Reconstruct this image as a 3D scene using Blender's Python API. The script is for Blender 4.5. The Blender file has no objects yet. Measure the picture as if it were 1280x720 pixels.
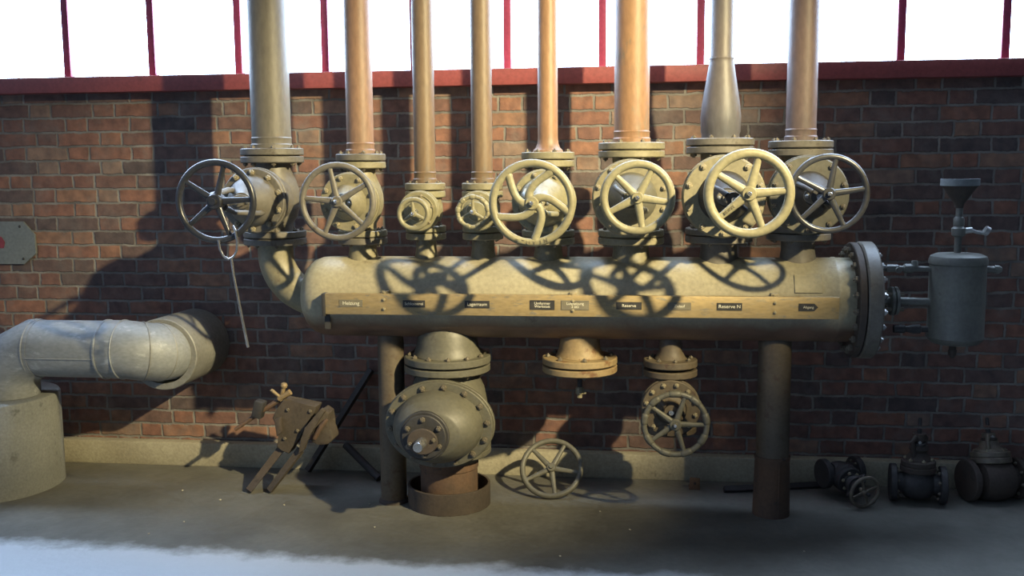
import bpy, bmesh, math, random
from mathutils import Matrix, Vector
PI = math.pi
R = math.radians
rnd = random.Random(7)
scene = bpy.context.scene
COL = scene.collection

# ------------------------------------------------------------------ camera
CAM = Vector((0.0, -5.396, 1.70))
YAW, PITCH, ROLL, FPX = -0.12332, 0.12160, -0.00811, 1250.0
fwd = Vector((math.sin(YAW)*math.cos(PITCH), math.cos(YAW)*math.cos(PITCH), -math.sin(PITCH)))
rgt0 = Vector((math.cos(YAW), -math.sin(YAW), 0.0))
up0 = rgt0.cross(fwd)
rgt = rgt0*math.cos(ROLL) + up0*math.sin(ROLL)
upv = -rgt0*math.sin(ROLL) + up0*math.cos(ROLL)
cd = bpy.data.cameras.new('camera')
cam = bpy.data.objects.new('camera', cd)
COL.objects.link(cam)
cd.sensor_width = 36.0
cd.lens = 36.0*FPX/1280.0
cd.clip_start = 0.05
Mc = Matrix((rgt, upv, -fwd)).transposed().to_4x4()
Mc.translation = CAM
cam.matrix_world = Mc
scene.camera = cam

def at(x, y, Y):
    """survey helper: the place on the vertical plane Y seen at photo point x, y"""
    d = fwd*FPX + rgt*(x-640.0) - upv*(y-360.0)
    t = (Y-CAM.y)/d.y
    return CAM + d*t
def floor_at(x, y, z=0.0):
    d = fwd*FPX + rgt*(x-640.0) - upv*(y-360.0)
    return CAM + d*((z-CAM.z)/d.z)

# ------------------------------------------------------------------ materials
def new_mat(name):
    m = bpy.data.materials.new(name); m.use_nodes = True
    nt = m.node_tree
    for n in list(nt.nodes): nt.nodes.remove(n)
    return m, nt
def ramp(nt, stops):
    r = nt.nodes.new('ShaderNodeValToRGB')
    el = r.color_ramp.elements
    while len(el) < len(stops): el.new(0.5)
    for e, (p, c) in zip(el, stops):
        e.position = p; e.color = (c[0], c[1], c[2], 1)
    return r
def weathered(name, base, second, spots, rough=0.6, metal=0.0, scale=6.0, spot_at=0.58, bump=0.15, fine=60.0, stretch=(1, 1, 1), spec=0.5):
    """a base colour clouded with a second one, worn through in spots"""
    m, nt = new_mat(name); N = nt.nodes; L = nt.links
    out = N.new('ShaderNodeOutputMaterial'); b = N.new('ShaderNodeBsdfPrincipled')
    L.new(b.outputs[0], out.inputs[0])
    tc = N.new('ShaderNodeTexCoord'); mp = N.new('ShaderNodeMapping')
    mp.inputs['Scale'].default_value = stretch
    L.new(tc.outputs['Object'], mp.inputs[0])
    n1 = N.new('ShaderNodeTexNoise'); n1.inputs['Scale'].default_value = scale; n1.inputs['Detail'].default_value = 5
    n2 = N.new('ShaderNodeTexNoise'); n2.inputs['Scale'].default_value = scale*3.1; n2.inputs['Detail'].default_value = 8
    n2.inputs['Roughness'].default_value = 0.65
    n3 = N.new('ShaderNodeTexNoise'); n3.inputs['Scale'].default_value = fine; n3.inputs['Detail'].default_value = 4
    for n in (n1, n2, n3): L.new(mp.outputs[0], n.inputs['Vector'])
    r1 = ramp(nt, [(0.35, base), (0.65, second)]); L.new(n1.outputs[0], r1.inputs[0])
    r2 = ramp(nt, [(spot_at, (0, 0, 0)), (min(spot_at+0.1, 1), (1, 1, 1))]); L.new(n2.outputs[0], r2.inputs[0])
    mx = N.new('ShaderNodeMixRGB'); mx.inputs[2].default_value = (*spots, 1)
    L.new(r2.outputs[0], mx.inputs[0]); L.new(r1.outputs[0], mx.inputs[1])
    # fine grain
    r3 = ramp(nt, [(0.3, (0.78, 0.78, 0.78)), (0.7, (1.1, 1.1, 1.1))]); L.new(n3.outputs[0], r3.inputs[0])
    mu = N.new('ShaderNodeMixRGB'); mu.blend_type = 'MULTIPLY'; mu.inputs[0].default_value = 0.8
    L.new(mx.outputs[0], mu.inputs[1]); L.new(r3.outputs[0], mu.inputs[2])
    L.new(mu.outputs[0], b.inputs['Base Color'])
    b.inputs['Roughness'].default_value = rough; b.inputs['Metallic'].default_value = metal
    b.inputs['Specular IOR Level'].default_value = spec
    bp = N.new('ShaderNodeBump'); bp.inputs['Strength'].default_value = bump; bp.inputs['Distance'].default_value = 0.004
    L.new(n3.outputs[0], bp.inputs['Height']); L.new(bp.outputs[0], b.inputs['Normal'])
    return m
M = {}
M['tan'] = weathered('tan_paint', (0.246, 0.214, 0.131), (0.193, 0.172, 0.107), (0.123, 0.092, 0.053), 0.5, scale=5, spot_at=0.62)
M['olive'] = weathered('dull_olive_paint', (0.115, 0.108, 0.078), (0.095, 0.089, 0.066), (0.065, 0.053, 0.038), 0.5, scale=5, spot_at=0.6)
M['tan_light'] = weathered('light_tan_paint', (0.244, 0.221, 0.132), (0.207, 0.184, 0.106), (0.106, 0.081, 0.046), 0.45, scale=8, spot_at=0.66)
M['tan_rust'] = weathered('tan_paint_on_rust', (0.271, 0.200, 0.101), (0.230, 0.160, 0.079), (0.139, 0.068, 0.029), 0.6, scale=5, spot_at=0.56)
M['grey_tan'] = weathered('grey_tan_paint', (0.156, 0.138, 0.108), (0.119, 0.107, 0.084), (0.082, 0.066, 0.050), 0.5, scale=6, spot_at=0.6)
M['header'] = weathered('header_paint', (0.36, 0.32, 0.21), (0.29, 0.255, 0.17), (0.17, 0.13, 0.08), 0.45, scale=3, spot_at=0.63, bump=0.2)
def rust_shade_belly(m, z0, z1, col):  # rust-brown belly, its colour also deepening the shade under the drum
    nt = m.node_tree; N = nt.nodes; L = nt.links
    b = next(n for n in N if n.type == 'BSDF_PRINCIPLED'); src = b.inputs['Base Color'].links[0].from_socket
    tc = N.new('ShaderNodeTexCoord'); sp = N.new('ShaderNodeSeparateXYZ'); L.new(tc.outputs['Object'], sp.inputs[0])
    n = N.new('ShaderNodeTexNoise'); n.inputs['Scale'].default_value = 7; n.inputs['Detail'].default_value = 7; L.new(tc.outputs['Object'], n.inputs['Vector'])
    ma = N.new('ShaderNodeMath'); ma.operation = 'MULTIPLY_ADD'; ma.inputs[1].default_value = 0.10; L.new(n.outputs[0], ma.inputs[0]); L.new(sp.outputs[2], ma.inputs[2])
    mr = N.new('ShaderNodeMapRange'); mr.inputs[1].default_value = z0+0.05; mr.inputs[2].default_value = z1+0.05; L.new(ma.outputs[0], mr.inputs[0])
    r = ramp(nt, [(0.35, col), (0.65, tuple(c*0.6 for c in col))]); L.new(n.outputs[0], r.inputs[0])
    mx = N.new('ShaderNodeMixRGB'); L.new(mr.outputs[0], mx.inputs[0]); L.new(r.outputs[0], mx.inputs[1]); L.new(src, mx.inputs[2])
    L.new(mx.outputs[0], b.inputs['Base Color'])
rust_shade_belly(M['header'], 0.07, 0.14, (0.17, 0.10, 0.062))
M['rust_pipe'] = weathered('rusty_pipe_steel', (0.300, 0.167, 0.079), (0.235, 0.129, 0.069), (0.194, 0.142, 0.092), 0.5, scale=4, spot_at=0.55, stretch=(1, 1, 0.35))
M['rust_pipe_grey'] = weathered('rusty_grey_pipe_steel', (0.129, 0.105, 0.088), (0.095, 0.093, 0.097), (0.143, 0.096, 0.059), 0.5, scale=4, spot_at=0.6, stretch=(1, 1, 0.35))
M['tan_pipe'] = weathered('tan_pipe_steel', (0.167, 0.145, 0.104), (0.133, 0.120, 0.096), (0.139, 0.092, 0.055), 0.5, scale=3, spot_at=0.6, stretch=(1, 1, 0.35))
M['ochre_pipe'] = weathered('ochre_pipe_steel', (0.176, 0.122, 0.074), (0.152, 0.098, 0.054), (0.122, 0.098, 0.074), 0.5, scale=4, spot_at=0.57, stretch=(1, 1, 0.35))
M['brown_pipe'] = weathered('brown_pipe_steel', (0.168, 0.110, 0.085), (0.126, 0.094, 0.085), (0.176, 0.094, 0.057), 0.5, scale=4, spot_at=0.58, stretch=(1, 1, 0.35))
M['brown_paint'] = weathered('brown_paint_on_rust', (0.106, 0.083, 0.053), (0.085, 0.065, 0.043), (0.072, 0.043, 0.025), 0.6, scale=6, spot_at=0.56)
M['red_pipe'] = weathered('red_brown_pipe_steel', (0.26, 0.15, 0.088), (0.21, 0.13, 0.085), (0.17, 0.125, 0.09), 0.5, scale=4, spot_at=0.58, stretch=(1, 1, 0.35))
M['rust'] = weathered('red_rust', (0.122, 0.068, 0.038), (0.079, 0.051, 0.034), (0.043, 0.034, 0.027), 0.8, scale=6, spot_at=0.6, bump=0.35)
M['rust_dark'] = weathered('dark_rust', (0.068, 0.050, 0.036), (0.048, 0.037, 0.029), (0.028, 0.022, 0.019), 0.75, scale=7, spot_at=0.6, bump=0.4)
M['scrap'] = weathered('scrap_steel', (0.070, 0.053, 0.038), (0.051, 0.040, 0.028), (0.032, 0.021, 0.014), 0.75, scale=9, spot_at=0.58, bump=0.4)
M['dark_steel'] = weathered('dark_polished_steel', (0.085, 0.085, 0.088), (0.06, 0.06, 0.062), (0.10, 0.085, 0.07), 0.32, metal=0.55, scale=8, spot_at=0.66, bump=0.05)
M['bright_steel'] = weathered('bright_steel', (0.62, 0.62, 0.62), (0.5, 0.5, 0.5), (0.35, 0.32, 0.28), 0.25, metal=0.9, scale=20, spot_at=0.7, bump=0.03)
M['iron'] = weathered('dark_iron', (0.05, 0.047, 0.045), (0.035, 0.033, 0.032), (0.06, 0.045, 0.035), 0.6, metal=0.2, scale=9, spot_at=0.62, bump=0.25)
M['bolt'] = weathered('bolt_steel', (0.17, 0.145, 0.10), (0.12, 0.10, 0.075), (0.09, 0.055, 0.035), 0.5, metal=0.2, scale=25, spot_at=0.6, bump=0.1)
M['bolt_tan'] = weathered('painted_bolt', (0.31, 0.265, 0.17), (0.24, 0.205, 0.13), (0.14, 0.09, 0.05), 0.5, scale=25, spot_at=0.62, bump=0.1)
M['bolt_bright'] = weathered('bare_bolt_steel', (0.42, 0.42, 0.40), (0.33, 0.33, 0.32), (0.17, 0.15, 0.12), 0.35, metal=0.6, scale=25, spot_at=0.62, bump=0.1)
M['gasket'] = weathered('gasket', (0.03, 0.028, 0.026), (0.022, 0.02, 0.02), (0.04, 0.03, 0.025), 0.9, scale=20, bump=0.2)
M['galv'] = weathered('galvanised_sheet', (0.27, 0.28, 0.275), (0.19, 0.20, 0.20), (0.37, 0.38, 0.37), 0.55, metal=0.1, scale=5, spot_at=0.58, bump=0.08, stretch=(0.6, 1, 1.3))
M['galv_dull'] = weathered('dull_sheet_metal', (0.25, 0.245, 0.215), (0.20, 0.195, 0.17), (0.30, 0.29, 0.25), 0.55, metal=0.2, scale=5, spot_at=0.6, bump=0.1)
M['concrete'] = weathered('drum_concrete', (0.230, 0.234, 0.212), (0.174, 0.178, 0.162), (0.128, 0.128, 0.115), 0.85, scale=4, spot_at=0.6, bump=0.35, fine=90)
M['plinth'] = weathered('plinth_plaster', (0.40, 0.365, 0.26), (0.32, 0.285, 0.20), (0.20, 0.17, 0.12), 0.85, scale=4, spot_at=0.6, bump=0.4, fine=70)
M['brass'] = weathered('tarnished_strip', (0.356, 0.260, 0.119), (0.292, 0.221, 0.115), (0.216, 0.186, 0.128), 0.48, metal=0.25, scale=9, spot_at=0.56, bump=0.1, stretch=(0.5, 1, 1.5))
M['black_plate'] = weathered('black_name_plate', (0.028, 0.027, 0.026), (0.04, 0.037, 0.034), (0.07, 0.062, 0.05), 0.45, scale=30, spot_at=0.62, bump=0.05)
M['grey_plate'] = weathered('faded_name_plate', (0.17, 0.15, 0.10), (0.13, 0.115, 0.085), (0.22, 0.19, 0.12), 0.5, scale=30, spot_at=0.6, bump=0.05)
M['letter'] = weathered('pale_lettering', (0.72, 0.68, 0.52), (0.62, 0.58, 0.45), (0.4, 0.36, 0.27), 0.5, scale=60, spot_at=0.72, bump=0.0)
M['pot'] = weathered('grey_pot_paint', (0.145, 0.145, 0.12), (0.115, 0.115, 0.10), (0.09, 0.08, 0.065), 0.45, scale=5, spot_at=0.62, bump=0.1)
M['red_frame'] = weathered('red_frame_paint', (0.360, 0.049, 0.110), (0.310, 0.042, 0.088), (0.220, 0.042, 0.066), 0.45, scale=5, spot_at=0.66, bump=0.05)
M['red_beam'] = weathered('red_beam_paint', (0.276, 0.065, 0.060), (0.230, 0.053, 0.051), (0.156, 0.050, 0.045), 0.5, scale=3, spot_at=0.64, bump=0.1)
M['sign_grey'] = weathered('sign_paint', (0.165, 0.184, 0.182), (0.138, 0.154, 0.151), (0.110, 0.110, 0.110), 0.55, scale=4, spot_at=0.66, bump=0.05)
M['sign_red'] = weathered('sign_red', (0.28, 0.04, 0.06), (0.2, 0.035, 0.045), (0.25, 0.22, 0.2), 0.6, scale=14, spot_at=0.68, bump=0.05)
M['stone'] = weathered('pale_stone', (0.52, 0.47, 0.36), (0.42, 0.38, 0.30), (0.3, 0.27, 0.2), 0.9, scale=30, bump=0.3)
M['rubber'] = weathered('black_rubber', (0.022, 0.022, 0.026), (0.03, 0.03, 0.033), (0.04, 0.037, 0.035), 0.6, scale=9, bump=0.1)

def brick_material():
    m, nt = new_mat('brickwork'); N = nt.nodes; L = nt.links
    def math_(op, a, b=None, c=None):
        n = N.new('ShaderNodeMath'); n.operation = op
        for i, v in enumerate((a, b, c)):
            if v is None: continue
            if isinstance(v, (int, float)): n.inputs[i].default_value = v
            else: L.new(v, n.inputs[i])
        return n.outputs[0]
    out = N.new('ShaderNodeOutputMaterial'); b = N.new('ShaderNodeBsdfPrincipled'); L.new(b.outputs[0], out.inputs[0])
    tc = N.new('ShaderNodeTexCoord'); sp = N.new('ShaderNodeSeparateXYZ'); L.new(tc.outputs['Object'], sp.inputs[0])
    wob = N.new('ShaderNodeTexNoise'); wob.inputs['Scale'].default_value = 9; wob.inputs['Detail'].default_value = 3
    L.new(tc.outputs['Object'], wob.inputs['Vector'])
    wv = math_('MULTIPLY', math_('SUBTRACT', wob.outputs[0], 0.5), 0.022)
    H, P, LEN = 0.08, 0.385, 0.255/0.385
    zz = math_('DIVIDE', math_('ADD', math_('ADD', sp.outputs[2], wv), 0.012), H)
    row = math_('FLOOR', zz); fz = math_('SUBTRACT', zz, row)
    # every course is shifted by half a period plus its own small slip
    slip = N.new('ShaderNodeTexWhiteNoise'); slip.noise_dimensions = '1D'; L.new(row, slip.inputs['W'])
    sh = math_('ADD', math_('MULTIPLY', math_('MODULO', math_('ADD', row, 100), 2.0), 0.5), math_('MULTIPLY', slip.outputs[0], 0.16))
    u = math_('ADD', math_('DIVIDE', math_('ADD', math_('ADD', sp.outputs[0], wv), 20.0), P), sh)
    cell = math_('FLOOR', u); fu = math_('SUBTRACT', u, cell)
    isH = math_('GREATER_THAN', fu, LEN)
    start = math_('MULTIPLY', isH, LEN)
    ln = math_('ADD', math_('MULTIPLY', isH, (1-LEN)-LEN), LEN)
    dx0 = math_('MULTIPLY', math_('SUBTRACT', fu, start), P)
    dx1 = math_('MULTIPLY', math_('SUBTRACT', math_('ADD', start, ln), fu), P)
    dz0 = math_('MULTIPLY', fz, H); dz1 = math_('MULTIPLY', math_('SUBTRACT', 1.0, fz), H)
    d = math_('MINIMUM', math_('MINIMUM', dx0, dx1), math_('MINIMUM', dz0, dz1))
    rough_n = N.new('ShaderNodeTexNoise'); rough_n.inputs['Scale'].default_value = 55; rough_n.inputs['Detail'].default_value = 5
    L.new(tc.outputs['Object'], rough_n.inputs['Vector'])
    d = math_('ADD', d, math_('MULTIPLY', math_('SUBTRACT', rough_n.outputs[0], 0.5), 0.011))
    mask = N.new('ShaderNodeMapRange'); mask.inputs[1].default_value = 0.0045; mask.inputs[2].default_value = 0.0085
    L.new(d, mask.inputs[0])
    idv = N.new('ShaderNodeCombineXYZ'); L.new(math_('ADD', cell, math_('MULTIPLY', isH, 0.5)), idv.inputs[0]); L.new(row, idv.inputs[1])
    wn = N.new('ShaderNodeTexWhiteNoise'); wn.noise_dimensions = '3D'; L.new(idv.outputs[0], wn.inputs['Vector'])
    rp = ramp(nt, [(0.0, (0.09, 0.068, 0.064)), (0.14, (0.125, 0.084, 0.074)), (0.32, (0.16, 0.09, 0.072)), (0.56, (0.20, 0.10, 0.074)), (0.78, (0.245, 0.118, 0.078)), (0.9, (0.25, 0.14, 0.09)), (1.0, (0.22, 0.155, 0.12))])
    L.new(wn.outputs[0], rp.inputs[0])
    # clouding within the bricks
    cl = N.new('ShaderNodeTexNoise'); cl.inputs['Scale'].default_value = 17; cl.inputs['Detail'].default_value = 6
    L.new(tc.outputs['Object'], cl.inputs['Vector'])
    rc = ramp(nt, [(0.32, (0.6, 0.61, 0.65)), (0.68, (1.12, 1.1, 1.06))]); L.new(cl.outputs[0], rc.inputs[0])
    mu = N.new('ShaderNodeMixRGB'); mu.blend_type = 'MULTIPLY'; mu.inputs[0].default_value = 1.0
    L.new(rp.outputs[0], mu.inputs[1]); L.new(rc.outputs[0], mu.inputs[2])
    mn = N.new('ShaderNodeTexNoise'); mn.inputs['Scale'].default_value = 7; mn.inputs['Detail'].default_value = 6
    L.new(tc.outputs['Object'], mn.inputs['Vector'])
    rm = ramp(nt, [(0.35, (0.12, 0.11, 0.098)), (0.65, (0.23, 0.215, 0.19))]); L.new(mn.outputs[0], rm.inputs[0])
    sm = N.new('ShaderNodeTexNoise'); sm.inputs['Scale'].default_value = 4.5; sm.inputs['Detail'].default_value = 8; sm.inputs['Roughness'].default_value = 0.7
    L.new(tc.outputs['Object'], sm.inputs['Vector'])
    smr = N.new('ShaderNodeMapRange'); smr.inputs[1].default_value = 0.5; smr.inputs[2].default_value = 0.75; smr.inputs[3].default_value = 1.0; smr.inputs[4].default_value = 0.45
    L.new(sm.outputs[0], smr.inputs[0])
    msk = math_('MULTIPLY', mask.outputs[0], smr.outputs[0])
    mx = N.new('ShaderNodeMixRGB'); L.new(msk, mx.inputs[0]); L.new(rm.outputs[0], mx.inputs[1]); L.new(mu.outputs[0], mx.inputs[2])
    L.new(mx.outputs[0], b.inputs['Base Color'])
    b.inputs['Roughness'].default_value = 0.8
    hgt = math_('ADD', mask.outputs[0], math_('MULTIPLY', rough_n.outputs[0], 0.35))
    hgt = math_('ADD', hgt, math_('MULTIPLY', wn.outputs[0], 0.3))
    bp = N.new('ShaderNodeBump'); bp.inputs['Strength'].default_value = 0.7; bp.inputs['Distance'].default_value = 0.008
    L.new(hgt, bp.inputs['Height']); L.new(bp.outputs[0], b.inputs['Normal'])
    return m
M['brick'] = brick_material()

def floor_material():
    m, nt = new_mat('screed_floor'); N = nt.nodes; L = nt.links
    out = N.new('ShaderNodeOutputMaterial'); b = N.new('ShaderNodeBsdfPrincipled'); L.new(b.outputs[0], out.inputs[0])
    tc = N.new('ShaderNodeTexCoord')
    n1 = N.new('ShaderNodeTexNoise'); n1.inputs['Scale'].default_value = 1.6; n1.inputs['Detail'].default_value = 7; n1.inputs['Roughness'].default_value = 0.6
    n2 = N.new('ShaderNodeTexNoise'); n2.inputs['Scale'].default_value = 40; n2.inputs['Detail'].default_value = 6
    n4 = N.new('ShaderNodeTexNoise'); n4.inputs['Scale'].default_value = 5; n4.inputs['Detail'].default_value = 7; n4.inputs['Roughness'].default_value = 0.7
    for n in (n1, n2, n4): L.new(tc.outputs['Object'], n.inputs['Vector'])
    r1 = ramp(nt, [(0.3, (0.085, 0.080, 0.066)), (0.5, (0.125, 0.12, 0.10)), (0.72, (0.17, 0.165, 0.14))]); L.new(n1.outputs[0], r1.inputs[0])
    r2 = ramp(nt, [(0.3, (0.8, 0.8, 0.8)), (0.7, (1.12, 1.12, 1.12))]); L.new(n2.outputs[0], r2.inputs[0])
    mu = N.new('ShaderNodeMixRGB'); mu.blend_type = 'MULTIPLY'; mu.inputs[0].default_value = 0.9
    L.new(r1.outputs[0], mu.inputs[1]); L.new(r2.outputs[0], mu.inputs[2])
    # a paler floor colour begins along a ragged line in front of the machinery
    sp = N.new('ShaderNodeSeparateXYZ'); L.new(tc.outputs['Object'], sp.inputs[0])
    def math_(op, a, b_=None):
        n = N.new('ShaderNodeMath'); n.operation = op
        for i, v in enumerate((a, b_)):
            if v is None: continue
            if isinstance(v, (int, float)): n.inputs[i].default_value = v
            else: L.new(v, n.inputs[i])
        return n.outputs[0]
    e = math_('ADD', sp.outputs[1], math_('MULTIPLY', math_('SUBTRACT', n4.outputs[0], 0.5), 0.30))
    e = math_('ADD', e, math_('MULTIPLY', math_('ADD', sp.outputs[0], 2.6), 0.035))
    far = N.new('ShaderNodeMapRange'); far.inputs[1].default_value = -2.2; far.inputs[2].default_value = -2.1
    L.new(e, far.inputs[0])
    mr = N.new('ShaderNodeMapRange'); mr.inputs[1].default_value = -1.22; mr.inputs[2].default_value = -1.34
    L.new(e, mr.inputs[0])
    mx = N.new('ShaderNodeMixRGB'); mx.inputs[2].default_value = (0.50, 0.52, 0.53, 1)
    L.new(math_('MULTIPLY', mr.outputs[0], far.outputs[0]), mx.inputs[0]); L.new(mu.outputs[0], mx.inputs[1])
    L.new(mx.outputs[0], b.inputs['Base Color'])
    r3 = ramp(nt, [(0.35, (0.42, 0.42, 0.42)), (0.65, (0.72, 0.72, 0.72))]); L.new(n4.outputs[0], r3.inputs[0])
    L.new(r3.outputs[0], b.inputs['Roughness'])
    bp = N.new('ShaderNodeBump'); bp.inputs['Strength'].default_value = 0.25; bp.inputs['Distance'].default_value = 0.006
    L.new(n2.outputs[0], bp.inputs['Height']); L.new(bp.outputs[0], b.inputs['Normal'])
    return m
M['floor'] = floor_material()
def glass_material(strength):
    m, nt = new_mat('daylit_frosted_pane'); N = nt.nodes; L = nt.links
    out = N.new('ShaderNodeOutputMaterial'); e = N.new('ShaderNodeEmission')
    e.inputs[0].default_value = (0.60, 0.80, 1.10, 1); e.inputs[1].default_value = strength
    L.new(e.outputs[0], out.inputs[0]); return m
M['pane'] = glass_material(17.0)

# ------------------------------------------------------------------ mesh helpers
AZ = Matrix.Identity(4)
AY = Matrix(((1, 0, 0, 0), (0, 0, -1, 0), (0, 1, 0, 0), (0, 0, 0, 1)))      # local z points to the viewer side (-Y)
AX = Matrix(((0, 0, 1, 0), (1, 0, 0, 0), (0, 1, 0, 0), (0, 0, 0, 1)))       # local z points along +X
def T(x, y, z): return Matrix.Translation((x, y, z))
def S(x, y, z): return Matrix.Diagonal((x, y, z, 1))

def lathe(bm, prof, Mx=AZ, seg=40):
    rings = []
    for r, h in prof:
        if r < 1e-6:
            rings.append([bm.verts.new(Mx @ Vector((0, 0, h)))])
        else:
            rings.append([bm.verts.new(Mx @ Vector((r*math.cos(2*PI*k/seg), r*math.sin(2*PI*k/seg), h))) for k in range(seg)])
    for a, b in zip(rings, rings[1:]):
        for k in range(seg):
            k2 = (k+1) % seg
            if len(a) == 1 and len(b) == 1: continue
            if len(a) == 1: bm.faces.new((a[0], b[k2], b[k]))
            elif len(b) == 1: bm.faces.new((a[k], a[k2], b[0]))
            else: bm.faces.new((a[k], a[k2], b[k2], b[k]))
    return bm
def disc(bm, r, h0, h1, Mx=AZ, seg=48, c=0.004):
    return lathe(bm, [(0, h0), (r-c, h0), (r, h0+c), (r, h1-c), (r-c, h1), (0, h1)], Mx, seg)
def ring(bm, r0, r1, h0, h1, Mx=AZ, seg=48, c=0.003):
    return lathe(bm, [(r0, h0), (r1-c, h0), (r1, h0+c), (r1, h1-c), (r1-c, h1), (r0, h1), (r0, h0)], Mx, seg)
def torus(bm, RR, r, Mx=AZ, seg=56, sec=14, flat=1.0):
    V = []
    for i in range(seg):
        a = 2*PI*i/seg
        V.append([bm.verts.new(Mx @ Vector(((RR+r*math.cos(2*PI*j/sec))*math.cos(a), (RR+r*math.cos(2*PI*j/sec))*math.sin(a), flat*r*math.sin(2*PI*j/sec)))) for j in range(sec)])
    for i in range(seg):
        for j in range(sec):
            i2, j2 = (i+1) % seg, (j+1) % sec
            bm.faces.new((V[i][j], V[i2][j], V[i2][j2], V[i][j2]))
    return bm
def tube(bm, pts, r, seg=16, Mx=AZ, flat=1.0, cap=True):
    """swept round bar; r may be a list; flat squashes the section along its second axis"""
    pts = [Vector(p) for p in pts]; n = len(pts)
    rs = r if isinstance(r, (list, tuple)) else [r]*n
    prev = None; rings = []
    for i, p in enumerate(pts):
        t = (pts[min(i+1, n-1)] - pts[max(i-1, 0)]).normalized()
        if prev is None:
            ref = Vector((0, 0, 1)) if abs(t.z) < 0.9 else Vector((0, 1, 0))
            a = (ref - t*ref.dot(t)).normalized()
        else:
            a = (prev - t*prev.dot(t)).normalized()
        prev = a; b = t.cross(a)
        rings.append([bm.verts.new(Mx @ (p + a*(rs[i]*flat*math.cos(2*PI*k/seg)) + b*(rs[i]*math.sin(2*PI*k/seg)))) for k in range(seg)])
    for A, B in zip(rings, rings[1:]):
        for k in range(seg):
            bm.faces.new((A[k], A[(k+1) % seg], B[(k+1) % seg], B[k]))
    if cap:
        bm.faces.new(list(reversed(rings[0]))); bm.faces.new(rings[-1])
    return bm
def box(bm, cx, cy, cz, sx, sy, sz, Mx=AZ, bev=0.0):
    g = bmesh.ops.create_cube(bm, size=1.0, matrix=Mx @ T(cx, cy, cz) @ S(sx, sy, sz))
    if bev:
        es = set()
        for v in g['verts']: es.update(v.link_edges)
        bmesh.ops.bevel(bm, geom=list(es), offset=bev, segments=2, affect='EDGES', profile=0.5)
    return bm
def prism(bm, poly, y0, y1, Mx=AZ, bev=0.0):
    """polygon in the x-z plane given depth along y"""
    a = [bm.verts.new(Mx @ Vector((x, y0, z))) for x, z in poly]
    b = [bm.verts.new(Mx @ Vector((x, y1, z))) for x, z in poly]
    n = len(poly); fs = [bm.faces.new(a), bm.faces.new(list(reversed(b)))]
    for k in range(n):
        fs.append(bm.faces.new((a[k], b[k], b[(k+1) % n], a[(k+1) % n])))
    if bev:
        es = set()
        for f in fs: es.update(f.edges)
        bmesh.ops.bevel(bm, geom=list(es), offset=bev, segments=2, affect='EDGES', profile=0.5)
    return bm
def B(): return bmesh.new()
def build(name, bm, mat, parent=None, sharp=35, smooth=True):
    bmesh.ops.recalc_face_normals(bm, faces=bm.faces[:])
    me = bpy.data.meshes.new(name); bm.to_mesh(me); bm.free()
    me.materials.append(M[mat])
    if smooth:
        me.polygons.foreach_set('use_smooth', [True]*len(me.polygons))
        me.set_sharp_from_angle(angle=R(sharp))
    o = bpy.data.objects.new(name, me); COL.objects.link(o)
    if parent: o.parent = parent
    return o
def thing(name, label, cat, loc=(0, 0, 0), rot=None, group=None):
    o = bpy.data.objects.new(name, None); COL.objects.link(o)
    o.empty_display_size = 0.05
    o.location = loc
    if rot is not None: o.rotation_euler = rot
    o['label'] = label; o['category'] = cat
    if group: o['group'] = group
    return o
def tag(o, label, cat, group=None):
    o['label'] = label; o['category'] = cat
    if group: o['group'] = group
    return o
def struct(o): o['kind'] = 'structure'; return o

_bolt = {}
def bolt_mesh(mat):
    if mat not in _bolt:
        bm = B()
        lathe(bm, [(0, -0.02), (0.86, -0.02), (1.0, 0.1), (1.0, 0.75), (0.86, 0.95), (0.42, 0.95), (0.40, 1.35), (0.32, 1.45), (0, 1.45)], AZ, 6)
        bmesh.ops.recalc_face_normals(bm, faces=bm.faces[:])
        me = bpy.data.meshes.new('bolt'); bm.to_mesh(me); bm.free(); me.materials.append(M[mat])
        _bolt[mat] = me
    return _bolt[mat]
def bolts(parent, n, Rb, h, Mx=AZ, size=0.012, mat='bolt', phase=0.0, up=1, oval=1.0, arc=None):
    """n bolt heads on a circle, each an object of its own"""
    for k in range(n):
        a = phase + 2*PI*k/n
        if arc and not arc(a): continue
        o = bpy.data.objects.new('bolt', bolt_mesh(mat)); COL.objects.link(o)
        Ml = Mx @ T(Rb*math.cos(a), oval*Rb*math.sin(a), h) @ Matrix.Rotation(rnd.uniform(0, 1), 4, 'Z')
        if up < 0: Ml = Mx @ T(Rb*math.cos(a), oval*Rb*math.sin(a), h) @ Matrix.Rotation(PI, 4, 'X')
        o.parent = parent; o.matrix_basis = Ml @ S(size, size, size)

def text(name, body, size, Mx, mat, parent, depth=0.0008, sx=1.0):
    c = bpy.data.curves.new(name, 'FONT'); c.body = body; c.size = size; c.extrude = depth
    c.align_x = 'CENTER'; c.align_y = 'CENTER'; c.space_line = 0.82
    t = bpy.data.objects.new(name, c); COL.objects.link(t)
    dg = bpy.context.evaluated_depsgraph_get(); dg.update()
    me = bpy.data.meshes.new_from_object(t.evaluated_get(dg))
    bpy.data.objects.remove(t)
    me.transform(Mx @ S(sx, 1, 1)); me.materials.clear(); me.materials.append(M[mat])
    o = bpy.data.objects.new(name, me); COL.objects.link(o); o.parent = parent
    return o

def arc_pts(c, r, a0, a1, n, ax, ay):
    c = Vector(c); ax = Vector(ax); ay = Vector(ay)
    return [c + ax*(r*math.cos(a0+(a1-a0)*k/n)) + ay*(r*math.sin(a0+(a1-a0)*k/n)) for k in range(n+1)]

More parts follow.
